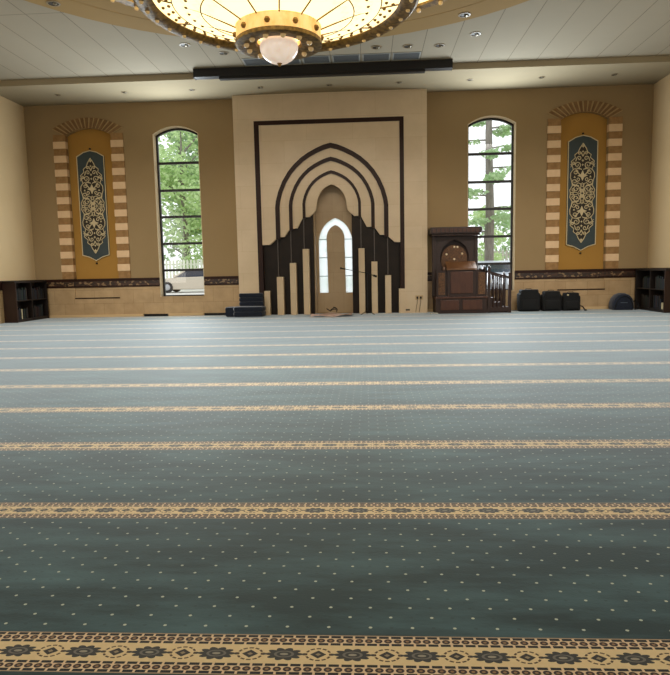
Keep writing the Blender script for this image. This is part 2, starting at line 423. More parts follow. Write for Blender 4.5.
# windows
def window(name, x0, x1):
    fr = MB(); yf0, yf1 = .22, .30; t = .065
    fr.plate(seg_arch(x0, x1, WZ0, WZS, WZA), [list(reversed(seg_arch(x0+t, x1-t, WZ0+t*.6, WZS-.03, WZA-t)))], yf0, yf1)
    root = struct(fr.build(name, M['frame_dk']))
    for z in (4.535, 3.74, 2.96, 2.165, 1.37): MB().box(x0+t, x1-t, yf0+.005, yf1-.005, z-.035, z+.035).build('window_bar', M['frame_dk'], root)
    MB().plate(seg_arch(x0+t*.5, x1-t*.5, WZ0+.02, WZS-.02, WZA-t*.5), (), .255, .26).build('window_pane', M['glass'], root)
    lin_ = MB()   # plastered lining of the opening
    oa = seg_arch(x0, x1, WZ0, WZS, WZA); ia = seg_arch(x0+.012, x1-.012, WZ0+.012, WZS, WZA-.012)
    lin_.plate(oa, [list(reversed(ia))], -.012, .22)
    lin_.build('window_reveal', M['reveal'], root)
    MB().box(x0-.03, x1+.03, -.04, .22, WZ0-.045, WZ0+.012).build('window_sill', M['wains'], root)
window('window_1', *WL); window('window_2', *WR)

# ------------------------------------------------------------------ striped wall niches with blue plaques
def surround(x0, x1, label):
    c = (x0+x1)/2; t = thing('niche_surround', label, 'niche surround', (c, 0, 1.16), 'striped stone niches')
    MB().box(x0-.05, x1+.05, .13, .2, NZ0-.05, NZA+.05).build('recess_back', M['paint_gold'], t)
    for s in (-1, 1):
        a, b_ = (x0-.37, x0+.004) if s < 0 else (x1-.004, x1+.37)
        for i in range(10):
            z = 5.10-.402*i; MB().box(a, b_, -.045, .1, z-.1, z+.1).build('cream_block', M['light_block'], t)
            z0_ = z-.302 if i < 9 else 1.165
            MB().box(a+.012, b_, -.035, .1, z0_, z-.1).build('brown_block', M['brown_block'], t)
        MB().box(a+.012, b_, -.035, .1, 5.2, 5.40).build('brown_block', M['brown_block'], t)
    va = MB(); jn = MB(); n = 15
    w = (x1-x0)/2; h = NZA-NZS; R = (w*w+h*h)/(2*h); cz = NZA-R
    A = math.asin(w/R)
    wo = w+.37; ho = .30; Ro = (wo*wo+ho*ho)/(2*ho); Ao = math.asin(wo/Ro); czo = 5.86-Ro
    P_in = lambda u: (c+R*math.sin(A*u), cz+R*math.cos(A*u)); P_out = lambda u: (c+Ro*math.sin(Ao*u), czo+Ro*math.cos(Ao*u))
    for i in range(n):
        u0, u1 = -1+2*i/n+.026, -1+2*(i+1)/n-.026
        va.plate([P_in(u0), P_in((u0+u1)/2), P_in(u1), P_out(u1), P_out((u0+u1)/2), P_out(u0)], (), -.04-.012*(i % 2), .1)
    jn.plate([P_in(-1+2*i/20) for i in range(21)]+[P_out(1-2*i/20) for i in range(21)], (), -.025, .1)
    va.build('arch_stones', M['vouss'], t); jn.build('arch_mortar', M['vouss_joint'], t)
surround(*NL, 'niche framed in cream and brown striped blocks, left of the left window')
surround(*NR, 'niche framed in cream and brown striped blocks, right of the right window')

def plaque(c, label):
    zc = 3.325; t = thing('wall_plaque', label, 'wall plaque', (c, .13, 1.70), 'blue arabesque plaques')
    H, hs, w = 1.63, 1.46, .42
    out = [(c-w, zc-hs), (c-w*.5, zc-hs-.06), (c, zc-H), (c+w*.5, zc-hs-.06), (c+w, zc-hs), (c+w, zc+hs), (c+w*.5, zc+hs+.12), (c, zc+H), (c-w*.5, zc+hs+.12), (c-w, zc+hs)]
    sc = lambda k: [(c+(x-c)*(1-k/w), zc+(z-zc)*(1-k/H)) for x, z in out]
    MB().plate(out, (), .095, .13).build('blue_panel', M['bluebase'], t)
    MB().plate(out, [list(reversed(sc(.022)))], .088, .096).build('border', M['cream'], t)
    prof = [(.33, 0), (.35, .10), (.28, .22), (.30, .34), (.34, .46), (.33, .58), (.26, .68), (.30, .78), (.32, .90), (.21, 1.0), (.23, 1.08), (.13, 1.16), (.09, 1.26), (0, 1.40)]
    half = prof+[(x, -z) for x, z in reversed(prof[1:-1])][0:0]
    q = [(c+x, zc+z) for x, z in prof] + [(c-x, zc+z) for x, z in reversed(prof[:-1])] + [(c-x, zc-z) for x, z in prof[1:]] + [(c+x, zc-z) for x, z in reversed(prof[1:-1])]
    MB().plate(q, (), .090, .096).build('dark_field', M['mezz'], t)
    a = MB(); Y = .085
    def line(pts, r=.0135):
        for sx in (-1, 1):
            for sz in (-1, 1): a.tube([(c+sx*x, Y, zc+sz*z) for x, z in pts], r, 5)
    def spiral(x, z, r, a0, turns=1.4, d=1, lead=None):
        pts = [] if lead is None else [lead]
        for i in range(15):
            k = i/14; an = a0+d*turns*2*PI*k; rr = r*(1-.82*k); pts.append((x+rr*math.cos(an), z+rr*math.sin(an)))
        line(pts, [.0145-.004*i/len(pts) for i in range(len(pts))])
    line(prof, .013)
    spiral(.17, .13, .10, PI, 1.3, -1, (.02, .02)); spiral(.22, .33, .085, -PI/2, 1.3, 1, (.10, .22))
    spiral(.13, .40, .07, 0, 1.2, -1); spiral(.20, .60, .075, PI/2, 1.3, 1, (.05, .50)); spiral(.15, .80, .10, -PI/2, 1.4, -1, (.03, .68))
    spiral(.10, .98, .07, 0, 1.2, 1, (.2, .9)); spiral(.09, 1.12, .05, PI, 1.2, -1, (.0, 1.04)); spiral(.25, .86, .05, PI, 1.1, 1, (.29, .8))
    line([(0, .05), (.05, .16), (.02, .26), (.12, .30), (.20, .22), (.28, .24)]); line([(.02, .66), (.10, .72), (.22, .70), (.26, .66)], .009)
    line([(.34, .74), (.31, .78), (.345, .82), (.31, .80)], .01); line([(.0, .18), (.06, .24), (0, .30)], .009)
    spiral(.26, .10, .06, -PI/2, 1.2, -1, (.33, .02)); line([(.11, 0), (.16, .035), (.22, .03), (.27, 0)], .010); line([(.0, .115), (.045, .105), (.08, .08), (.105, .045), (.115, 0)], .010)
    a.build('tracery', M['cream'], t)
    st = MB()
    star = lambda x, z, r, k, ri: [(x+(r if i % 2 == 0 else r*ri)*math.sin(PI*i/k), z+(r if i % 2 == 0 else r*ri)*math.cos(PI*i/k)) for i in range(2*k)]
    for s in (-1, 1):
        st.plate(star(c, zc+s*.50, .15, 4, .42), (), .079, .09)
        for z, r in ((1.32, .05), (1.17, .035), (.92, .04), (.80, .035), (1.05, .03)): st.plate(star(c, zc+s*z, r, 4, .45), (), .079, .09)
        for sx in (-1, 1):
            for x, z, r in ((.12, .13, .03), (.22, .46, .035), (.15, .62, .03), (.16, .33, .025)): st.plate(star(c+sx*x, zc+s*z, r, 3, .5), (), .079, .09)
    st.plate(star(c, zc, .10, 8, .55), [list(reversed(star(c, zc, .05, 8, .6)))], .079, .09)
    st.build('blossoms', M['cream'], t)
    for z in (zc+H+.045, zc-H-.07): MB().lathe([(.0001, .075), (.014, .078), (.024, .09), (.026, .13)], (c, 0, z), 12, 'y').build('fixing_stud', M['black'], t)
plaque(-7.225, 'tall blue plaque with cream arabesque in the niche left of the left window')
plaque(7.14, 'tall blue plaque with cream arabesque in the niche right of the right window')

# ------------------------------------------------------------------ mihrab
t = thing('mihrab', 'tall travertine prayer niche with nested pointed arches and dark marble', 'prayer niche', (-.06, -.2, 0))
YF = -.37; ac = -.045
MB().plate([(-2.80, 0), (-2.21, 0), (-2.21, 5.52), (2.03, 5.52), (2.03, 0), (2.68, 0), (2.68, ZC-.003), (-2.80, ZC-.003)], (), YF, -.003).build('stone_slab', M['stone'], t)
MB().plate([(-2.21, 0), (-2.07, 0), (-2.07, 5.40), (1.91, 5.40), (1.91, 0), (2.03, 0), (2.03, 5.52), (-2.21, 5.52)], (), YF-.012, -.1).build('inlay_frame', M['inlay'], t)
A = [keel(ac, 1.625, 3.10, 4.87), keel(ac, 1.50, 3.10, 4.73), keel(ac, 1.235, 3.15, 4.49), keel(ac, 1.135, 3.15, 4.375), keel(ac, .845, 3.19, 4.12), keel(ac, .765, 3.19, 4.03)]
w6 = .43
nk = [(ac-.50, 2.95), (ac-.455, 3.0)] + keel(ac, w6, 3.20, 3.73) + [(ac+.455, 3.0), (ac+.50, 2.95)]
def band(outer, inner, zo, zi, y0, y1, chamf=True):
    """stone between two arch lines; its feet step from height zo at the outside up to zi at the inside"""
    xo, xi = outer[-1][0]-ac, inner[-1][0]-ac
    m = xi+(xo-xi)*.55
    left = [(ac-xi, zi), (ac-m, zo), (ac-xo, zo)]; right = [(ac+xo, zo), (ac+m, zo), (ac+xi, zi)]
    return MB().plate(outer+right+list(reversed(inner))+left, (), y0, y1)
# spandrel between the frame and the outer arch
o_ = A[0]; xi = 1.625
sp = [(-2.07, 5.40), (1.91, 5.40), (1.91, 2.04), (ac+1.80, 2.04), (ac+xi, 2.20)]+list(reversed(o_))+[(ac-xi, 2.20), (ac-1.80, 2.04), (-2.07, 2.04)]
MB().plate(sp, (), YF+.0, -.1).build('spandrel', M['stone'], t)
yk = [YF+.05, YF+.10, YF+.15]
band(A[1], A[2], 2.26, 2.47, yk[0], -.1).build('arch_band', M['stone'], t)
band(A[3], A[4], 2.50, 2.80, yk[1], -.1).build('arch_band', M['stone'], t)
band(A[5], nk, 2.82, 2.95, yk[2], -.1).build('arch_band', M['stone'], t)
for k, (a_, b_, z) in enumerate(((A[0], A[1], 2.2), (A[2], A[3], 2.46), (A[4], A[5], 2.78))):
    xo, xi = a_[-1][0]-ac, b_[-1][0]-ac
    MB().plate(a_+[(ac+xo, z), (ac+xi, z)]+list(reversed(b_))+[(ac-xi, z), (ac-xo, z)], (), YF+.015+.05*k, -.1).build('arch_trim', M['inlay'], t)
# stepped dark marble columns under the bands, thin edges between, cream pilasters in front
xs = [2.06, 1.60, 1.215, .83, .565]; tops = [2.3, 2.6, 2.9, 2.98]
for s in (-1, 1):
    for k in range(4):
        a_, b_ = xs[k], xs[k+1]
        if k == 0: a_ = 2.025 if s < 0 else 1.955
        x0, x1 = sorted((ac+s*a_, ac+s*b_))
        MB().box(x0, x1, -.20+.02*k, -.05, 0, tops[k]).build('marble_column', M['marble'], t)
        if k < 3:
            x = ac+s*xs[k+1]; MB().box(x-.012, x+.012, -.225+.02*k, -.15, 0, tops[k]-.05).build('marble_edge', M['marble_line'], t)
for x0, x1, h in ((-2.065, -1.895, .71), (-1.68, -1.485, 1.11), (-1.29, -1.105, 1.505), (-.905, -.725, 1.90), (.71, .885, 1.885), (1.075, 1.25, 1.50), (1.465, 1.64, 1.10), (1.86, 2.035, .71)):
    MB().box(x0, x1, YF-.02, -.1, 0, h).build('pilaster', M['stone'], t, bevel=.012)
# the niche itself: stone lining and a pointed band of frosted glass around a stone leaf
gx = .02
g_out = [(gx-.50, .60), (gx-.24, .60)]+[(gx-.265, 2.25)]+keel(gx, .265, 2.25, 2.61)[1:-1]+[(gx+.265, 2.25), (gx+.285, .60), (gx+.50, .60)]
outer = keel(gx, .505, 2.12, 2.82)
g_poly = g_out+list(reversed(outer))
NX0, NX1 = NICHE[0]+.005, NICHE[1]-.005
MB().plate([(NX0, .0), (NX1, .0), (NX1, 3.93), (NX0, 3.93)], [list(reversed(g_poly))], .30, .38).build('niche_back', M['stonedk'], t)
lg = MB(); lg.box(NX0, NX0+.03, -.05, .30, 0, 3.93); lg.box(NX1-.03, NX1, -.05, .30, 0, 3.93); lg.box(NX0, NX1, -.05, .30, 3.9, 3.94)
lg.build('niche_lining', M['stonedk'], t)
gp = MB().plate(g_poly, (), .33, .335).build('niche_glass', M['frost'], t); gp['label'] = 'glowing white frosted glass arch'
gbm = mat('pale_glazing_bar', '#7f9a9c', .5)
for s in (-1, 1):
    for z in (1.10, 1.65, 2.19):
        x0, x1 = sorted((gx+s*.25, gx+s*.51)); MB().box(x0, x1, .318, .328, z-.012, z+.012).build('glazing_bar', gbm, t)

# ------------------------------------------------------------------ minbar
t = thing('minbar', 'dark carved wooden pulpit with canopy and side stair beside the stone slab', 'pulpit', (3.5, -.5, 0))
y0, y1 = -.95, -.1
MB().box(2.86, 4.27, y0+.03, y1, 0, .42).build('plinth', M['wood'], t, bevel=.01)
MB().box(2.84, 4.29, y0, y1, .42, .47).build('plinth_cap', M['wood2'], t, bevel=.008)
for a_, b_ in ((2.99, 3.50), (3.60, 4.14)): MB().box(a_, b_, y0+.012, y0+.04, .10, .38).build('plinth_panel', M['wood2'], t, bevel=.01)
for a_, b_ in ((2.88, 3.16), (3.98, 4.27)):
    p = MB().box(a_, b_, y0+.05, y0+.12, .47, 1.20).build('wing_panel', M['wood'], t)
    MB().box(a_+.05, b_-.05, y0+.035, y0+.06, .53, 1.14).build('wing_inset', M['carv'], p)
q = MB().box(3.17, 3.97, y0+.02, y0+.12, .47, 1.25).build('lectern_front', M['wood'], t, bevel=.01)
MB().box(3.26, 3.88, y0-.005, y0+.03, .56, 1.17).build('lectern_panel', M['wood2'], q, bevel=.015)
MB().add([(3.15, y0-.05, 1.25), (3.98, y0-.05, 1.25), (3.98, y0+.3, 1.45), (3.15, y0+.3, 1.45), (3.15, y0-.05, 1.21), (3.98, y0-.05, 1.21), (3.98, y0+.3, 1.41), (3.15, y0+.3, 1.41)],
         [(0,1,2,3),(7,6,5,4),(0,4,5,1),(1,5,6,2),(2,6,7,3),(3,7,4,0)]).build('lectern_top', M['wood3'], t)
for x in (2.80, 3.98): MB().box(x, x+.10, y1-.45, y1-.33, .47, 2.2).build('post', M['wood'], t, bevel=.008)
fr = MB(); fr.plate([(2.88, 1.2), (4.0, 1.2), (4.0, 2.2), (2.88, 2.2)], [[(3.72, 1.21), (3.83, 1.45), (3.83, 1.66), (3.76, 1.85), (3.60, 2.0), (3.43, 2.06), (3.26, 2.0), (3.10, 1.85), (3.03, 1.66), (3.03, 1.45), (3.14, 1.21)]], y1-.42, y1-.36)
fr.build('arch_board', M['wood'], t)
MB().box(2.86, 4.02, y1-.12, y1-.06, .47, 2.2).build('back_board', M['wood'], t)
hb = [(3.05, 1.22), (3.79, 1.22), (3.79, 1.55)]+[(3.43+.36*math.cos(a*PI/12), 1.55+.37*math.sin(a*PI/12)) for a in range(1, 12)]+[(3.07, 1.55)]
bk = MB().plate(hb, (), y1-.36, y1-.30).build('carved_back', M['carv'], t)
for x, z in ((3.43, 1.86), (3.21, 1.66), (3.65, 1.67), (3.43, 1.52), (3.52, 1.86)):
    MB().lathe([(.0001, 0), (.025, .004), (.032, .015)], (x, y1-.378, z), 10, 'y').build('rosette', M['pearl'], bk)
cn = MB(); cn.box(2.78, 4.10, y0+.18, y1, 2.16, 2.22); cn.box(2.73, 4.15, y0+.12, y1+.02, 2.22, 2.40)
cn = cn.build('canopy', M['wood'], t, bevel=.012)
st = MB()
for i in range(11):
    x = 2.79+i*.118; st.box(x, x+.085, y0+.105, y0+.125, 2.26, 2.36)
st.build('canopy_frieze', M['wood2'], cn)
for k in range(3): MB().box(4.27+.22*k, 4.27+.22*(k+1), y0+.1, y1, 0, .42-.13*k).build('stair_step', M['wood'], t)
for yy in (y0+.05, y1-.08):
    MB().box(4.27, 4.93, yy, yy+.05, .04, .16).build('stair_stringer', M['wood'], t)
    MB().add([(4.05, yy, 1.19), (4.05, yy+.06, 1.19), (4.93, yy+.06, .93), (4.93, yy, .93), (4.05, yy, 1.25), (4.05, yy+.06, 1.25), (4.93, yy+.06, .99), (4.93, yy, .99)],
             [(0,1,2,3),(4,5,6,7),(0,1,5,4),(1,2,6,5),(2,3,7,6),(3,0,4,7)]).build('handrail', M['wood'], t)
    for x, h in ((4.29, 1.26), (4.86, 1.06)):
        nw = MB().box(x, x+.08, yy-.01, yy+.07, 0, h).build('newel_post', M['wood'], t)
        MB().ball((x+.04, yy+.03, h+.03), .04, 10).build('finial', M['wood'], nw)
    for i in range(4):
        x = 4.455+.105*i; z1 = 1.15-.295*(x-4.2)
        MB().lathe([(.022, .15), (.022, .24), (.030, .32), (.018, .42), (.026, .60), (.016, .75), (.022, z1-.06), (.022, z1)], (x, yy+.03, 0), 8).build('baluster', M['wood'], t, smooth=True)
# pale ornament like a carved knob at the left of the lectern
MB().ball((3.10, y0+.10, 1.24), .055, 10, 1.2).build('lectern_knob', mat('worn_wood_knob', '#6a5244', .5), t)

# ------------------------------------------------------------------ bookcases in the corners
rnd = random.Random(4)
def bookcase(side, label):
    s = 1 if side == 'right' else -1
    xb = (XR-.03 if s > 0 else XL+.03); xf = 8.62 if s > 0 else -8.70
    ya, yb = -1.90 if s > 0 else -1.80, -.12
    t = thing('bookcase', label, 'bookcase', ((xb+xf)/2, (ya+yb)/2, 0), 'low corner bookcases')
    X = lambda a, b_: sorted((a, b_)); H = 1.14; yc = (ya+yb)/2
    x0, x1 = X(xf, xb)
    MB().box(x0, x1, ya-.02, yb, H-.05, H).build('top_board', M['case'], t, bevel=.006)
    e = MB().box(x0, x1, ya, ya+.04, 0, H-.05).build('end_panel', M['case_end'], t)
    e['label'] = 'reddish brown end panel'
    MB().box(x0, x1, yb-.04, yb, 0, H-.05).build('end_panel', M['case'], t)
    a_, b_ = X(xb, xb-s*.02); MB().box(a_, b_, ya+.04, yb-.04, .08, H-.05).build('back_panel', M['case'], t)
    a_, b_ = X(xf+s*.02, xb-s*.02)
    MB().box(a_, b_, yc-.02, yc+.02, .08, H-.05).build('divider', M['case'], t)
    MB().box(a_, b_, ya+.04, yb-.04, .0, .08).build('kick_board', M['case'], t)
    for (p, q) in ((ya+.04, yc-.02), (yc+.02, yb-.04)):
        MB().box(a_, b_, p, q, .58, .605).build('shelf', M['case'], t)
    return t, s, xf, ya, yb, yc
nb = [0]
for side, lb in (('left', 'low dark bookcase along the left wall in the corner'), ('right', 'low dark bookcase along the right wall in the corner')):
    t, s, xf, ya, yb, yc = bookcase(side, lb)
    for bay, (p, q) in enumerate(((ya+.05, yc-.03), (yc+.03, yb-.05))):
        for lev, z in enumerate((.083, .608)):
            y = p+.02; k = 0
            stop = q-.02 if (side == 'left' or bay == 0) else q-.25
            while y < stop-.06 and k < 9:
                th = rnd.choice((.05, .06, .045, .07)); h = rnd.uniform(.26, .36) ; d = rnd.uniform(.17, .23)
                pale = (side == 'right' and bay == 0 and lev == 0 and k < 3) or (side == 'left' and bay == 0 and lev == 0 and k == 4)
                m = M['bookpale'] if pale else BOOK[rnd.randrange(6)]
                if pale and side == 'right': h = .17
                x0, x1 = sorted((xf+s*.05, xf+s*(.05+d)))
                cname = 'pale' if pale else m.name.split('_')[-1]
                where = '%s shelf, %s bay of the %s bookcase' % (('lower', 'upper')[lev], ('near', 'far')[bay], side)
                od = ('first', 'second', 'third', 'fourth', 'fifth', 'sixth', 'seventh', 'eighth', 'ninth')[k]
                bt = thing('book', '%s book, %s from the near end, %s' % (cname, od, where), 'book', ((x0+x1)/2, y+th/2, z), 'books on the %s' % where)
                c_ = MB(); 
                c_.box(x0, x1, y, y+.006, z, z+h); c_.box(x0, x1, y+th-.006, y+th, z, z+h)
                xs0, xs1 = (x0, x0+.008) if s > 0 else (x1-.008, x1)
                c_.box(xs0, xs1, y+.006, y+th-.006, z, z+h); c_.build('cover', m, bt)
                xa, xb_ = (x0+.008, x1-.006) if s > 0 else (x0+.006, x1-.008)
                MB().box(xa, xb_, y+.006, y+th-.006, z+.006, z+h-.008).build('pages', M['cream'], bt)
                y += th+rnd.choice((.004, .006, .03)); k += 1

# ------------------------------------------------------------------ soft seats and bags on the floor
def cushion(mb, x0, x1, y0, y1, z0, z1, r=.05, tilt=0):
    """rounded slab; tilt leans its top backwards"""
    n = 6; vs = []; fs = []
    pr = []
    for cx, cz, a0 in ((x1-r, z1-r, 0), (x0+r, z1-r, PI/2), (x0+r, z0+r, PI), (x1-r, z0+r, 1.5*PI)):
        for i in range(n): a = a0+PI/2*i/(n-1); pr.append((cx+r*math.cos(a), cz+r*math.sin(a)))
    k = len(pr); cx, cz = (x0+x1)/2, (z0+z1)/2
    rings = [(y0, .90), (y0+.2*(y1-y0), 1), (y0+.8*(y1-y0), 1), (y1, .90)]
    for y, sc in rings:
        for x, z in pr:
            zz = max(z0, cz+(z-cz)*sc); vs.append((cx+(x-cx)*sc, y+tilt*(zz-z0), zz))
    for j in range(3):
        for i in range(k): fs.append((j*k+i, j*k+(i+1) % k, (j+1)*k+(i+1) % k, (j+1)*k+i))
    fs += [tuple(range(k)), tuple(range(3*k, 4*k))]
    return mb.add(vs, fs)
t = thing('floor_chair', 'navy padded legless floor chair against the left of the stone slab', 'floor chair', (-2.4, -.8, 0))
for i in range(2):
    cushion(MB(), -2.85+.0*i, -1.97, -1.12, -.62, .012+.14*i, .155+.14*i, .045).build('seat_cushion', M['navy'], t, smooth=True)
for i in range(3): cushion(MB(), -2.76, -2.06, -.64, -.50, .29+.122*i, .415+.122*i, .04, .0).build('back_cushion', M['navy'], t, smooth=True)
cushion(MB(), -3.10, -2.83, -1.0, -.68, .01, .29, .06).build('armrest', M['navy'], t, smooth=True)

def bag(x0, x1, h, label, topw, tilt):
    c = (x0+x1)/2; t = thing('seat_bag', label, 'bag', (c, -.45, 0), 'black bags in a row')
    cushion(MB(), x0, x1, -.62, -.34, 0.004, h*.84, .05, tilt).build('bag_body', M['blackf'], t, smooth=True)
    cushion(MB(), c-topw/2, c+topw/2, -.60, -.36, h*.70, h, .045, tilt).build('bag_flap', M['blackf'], t, smooth=True)
    cushion(MB(), x0+.07, x1-.07, -.66, -.60, .05, h*.55, .04, tilt).build('front_pocket', M['blackf'], t, smooth=True)
    MB().tube([(c-.09, -.48+tilt*h, h-.02), (c-.07, -.48+tilt*h, h+.02), (c+.07, -.48+tilt*h, h+.02), (c+.09, -.48+tilt*h, h-.02)], .010, 6).build('handle', M['blackf'], t)
    return t
bag(5.22, 5.83, .62, 'tall black bag nearest the right window, first of three', .52, .05)
bag(5.88, 6.43, .565, 'black bag in the middle of the three under the right niche', .47, .10)
t = bag(6.45, 6.95, .51, 'lowest black bag of three, with a small pale tag and trailing strap', .42, .06)
MB().box(6.56, 6.61, -.60, -.58, .43, .47).build('tag', M['bookpale'], t)
MB().tube([(6.94, -.55, .14), (7.0, -.58, .12), (7.06, -.60, .03), (7.12, -.58, .018), (7.05, -.62, .012)], .018, 6).build('strap', M['blackf'], t)

t = thing('duffel_bag', 'rounded navy duffel bag on the floor by the right bookcase', 'bag', (8.12, -.4, 0))
pr = []; n = 22
vs = []; fs = []
secs = [(-.62, .80), (-.58, .95), (-.5, 1), (-.32, 1), (-.24, .95), (-.2, .8)]
base = [(-.27, .0), (-.3, .05), (-.295, .2), (-.25, .33), (-.17, .42), (-.06, .465), (.06, .465), (.17, .42), (.25, .33), (.295, .2), (.3, .05), (.27, .0)]
for y, sc in secs:
    for x, z in base: vs.append((8.13+x*sc, y, .004+z*sc))
k = len(base)
for j in range(len(secs)-1):
    for i in range(k): fs.append((j*k+i, j*k+(i+1) % k, (j+1)*k+(i+1) % k, (j+1)*k+i))
fs += [tuple(range(k)), tuple(range((len(secs)-1)*k, len(secs)*k))]
MB().add(vs, fs).build('bag_body', M['navy'], t, smooth=True)
MB().tube([(8.13+.3*math.cos(a)*.82, -.625, .03+.42*math.sin(a)*.85) for a in [PI*i/14 for i in range(15)]], .012, 6).build('piping', M['blackf'], t)
MB().box(8.03, 8.22, -.632, -.618, .20, .215).build('zip_tab', M['strap'], t)
MB().tube([(8.4, -.5, .22), (8.47, -.56, .26), (8.54, -.6, .12), (8.50, -.62, .03), (8.42, -.6, .02)], .02, 6).build('shoulder_strap', M['blackf'], t)

# ------------------------------------------------------------------ rug, microphone stand, cables
t = thing('prayer_rug', 'small crumpled pink patterned rug on the floor before the niche', 'rug', (-.05, -.8, 0))
q = MB(); nx, ny = 24, 8
for j in range(ny+1):
    for i in range(nx+1):
        u, v = i/nx, j/ny; q.v.append((-.64+1.16*u+.03*math.sin(7*v), -1.62+1.12*v+.03*math.sin(5*u), .014+.03*(1+math.sin(9*u+4*v))*(.3+.7*abs(math.sin(3*v+2*u)))))
for j in range(ny):
    for i in range(nx): a = j*(nx+1)+i; q.f.append((a, a+1, a+nx+2, a+nx+1))
q.build('rug_pile', M['rug'], t, smooth=True)
fr = MB()
for v in (0, 1):
    for i in range(30):
        x = -.62+1.12*i/29; y = -1.625 if v == 0 else -.485; fr.tube([(x, y, .012), (x+.005, y+(-.05 if v == 0 else .05), .006)], .004, 4)
fr.build('fringe', M['pearl'], t)
t = thing('cable_tangle', 'tangle of black cable lying on the pink rug', 'cable', (-.06, -.8, .05))
pts = [(-.06+.13*math.cos(a)*(1+.2*math.sin(2.3*a)), -.85+.07*math.sin(a), .09+.028*a*.35+.07*abs(math.sin(1.5*a))) for a in [i*.42 for i in range(19)]]
MB().tube(pts, .012, 6).build('cable_loops', M['cable'], t, smooth=True)
t = thing('microphone_stand', 'thin black boom microphone stand in front of the niche', 'microphone stand', (.95, -.80, 0))
for k in range(3):
    a = PI/2+2*PI*k/3; MB().tube([(.95, -.80, .12), (.95+.22*math.cos(a), -.80+.22*math.sin(a), .012)], .010, 6).build('leg', M['black'], t)
MB().tube([(.95, -.80, .06), (.95, -.80, 1.17)], .012, 8).build('pole', M['black'], t)
MB().ball((.95, -.80, 1.17), .030, 10).build('clutch', M['black'], t)
MB().tube([(1.17, -.82, 1.085), (.95, -.815, 1.17), (.32, -.85, 1.30)], [.014, .012, .010], 6).build('boom_arm', M['black'], t)
MB().tube([(1.22, -.82, 1.07), (1.12, -.82, 1.105)], .03, 8).build('counterweight', M['black'], t)
m_ = MB().tube([(.34, -.85, 1.296), (.24, -.85, 1.318)], [.014, .018], 8).build('microphone', M['black'], t)
MB().ball((.215, -.85, 1.324), .03, 10).build('windscreen', M['black'], m_)
t = thing('wall_socket', 'double socket with two dark plugs low on the right side of the stone slab', 'socket', (2.42, YF, .40))
MB().box(2.33, 2.55, YF-.012, YF, .38, .50).build('face_plate', M['plate'], t)
for x in (2.385, 2.485):
    p = MB().box(x-.022, x+.022, YF-.05, YF-.012, .41, .47).build('plug', M['cable'], t)
    MB().tube([(x, YF-.045, .42), (x-.005, YF-.04, .30), (x-.03, YF-.03, .15), (x-.05, YF-.05, .02)], .006, 5).build('lead', M['cable'], p)
tag(MB().box(2.05, 2.17, YF-.02, YF, .07, .11).build('floor_socket', M['black'], at=(2.11, YF, .07)), 'small dark outlet at the foot of the stone slab', 'socket')
q = MB(); q.tube([(2.72+.1*math.cos(a*.9)+.02*a, -1.0+.05*math.sin(1.7*a), .018+.01*abs(math.sin(a))) for a in [i*.4 for i in range(16)]], .014, 6)
tag(q.build('white_cord', M['white'], at=(2.78, -1.0, 0), smooth=True), 'short white cord bundled on the carpet beside the pulpit', 'cord')

# ------------------------------------------------------------------ ceiling fittings
t = thing('ceiling_mounted_screen', 'long black projection screen housing hung under the ceiling edge', 'projector screen', (-.1, -2.15, 6.4))
MB().box(-3.36, 3.12, -2.28, -2.06, 6.19, ZT-.002).build('housing', M['black'], t, bevel=.01)
MB().box(-2.72, 2.46, -2.25, -2.10, 6.135, 6.19).build('screen_slot', M['black'], t)
for x in (-3.37, 3.12): MB().box(x, x+.012, -2.29, -2.05, 6.18, ZT-.002).build('end_cap', M['frame_dk'], t)
od = ('first', 'second', 'third', 'fourth', 'fifth', 'sixth', 'seventh', 'eighth', 'ninth', 'tenth')
for k in range(6):
    x0 = -2.04+.73*k; t = thing('ceiling_vent', 'grey slotted ceiling vent above the screen housing, %s from the left' % od[k], 'vent', (x0+.36, -2.6, ZT), 'ceiling vents in a row')
    MB().plate([(x0+.03, -2.88), (x0+.70, -2.88), (x0+.70, -2.36), (x0+.03, -2.36)], [[(x0+.06, -2.85), (x0+.06, -2.39), (x0+.67, -2.39), (x0+.67, -2.85)]], ZT-.014, ZT-.001, 'xy').build('vent_frame', M['ventfr'], t)
    q = MB()
    for i in range(7): q.box(x0+.06, x0+.67, -2.84+.066*i, -2.80+.066*i, ZT-.012, ZT-.004)
    q.build('grille', M['vent'], t)
    MB().box(x0+.06, x0+.67, -2.85, -2.39, ZT-.003, ZT-.001).build('vent_back', M['dl_dark'], t)
def downlight(x, y, z, r, label, group):
    t = thing('downlight', label, 'downlight', (x, y, z), group)
    MB().lathe([(r*.78, z-.001), (r, z-.001), (r, z-.012), (r*.78, z-.016)], (x, y, 0), 20, closed=True).build('trim_ring', M['dl_trim'], t)
    MB().lathe([(.0001, z-.002), (r*.78, z-.002), (r*.78, z-.006), (.0001, z-.006)], (x, y, 0), 20).build('reflector', M['dl_dark'], t)
    MB().ball((x+r*.25, y, z-.012), r*.33, 10, .6).build('lamp', M['chrome'], t)
for k in range(9):
    downlight(-7.52+1.88*k, -1.03, ZC, .085, 'recessed downlight in the soffit above the back wall, %s of nine from the left' % od[k], 'soffit downlights')
tl = [(-3.09, -3.90), (-2.35, -3.29), (1.24, -3.28), (1.97, -3.27), (2.70, -3.24), (3.41, -3.86)]
for k, (x, y) in enumerate(tl): downlight(x, y, ZT, .125, 'recessed downlight among the grey ceiling tiles, %s of six from the left' % od[k], 'tile ceiling downlights')
for x, y, s in ((-4.89, -6.31, 'left'), (3.0, -4.98, 'right')): downlight(x, y, ZT-.02, .125, 'recessed downlight in the tan ceiling ring, %s of the chandelier' % s, 'ring downlights')

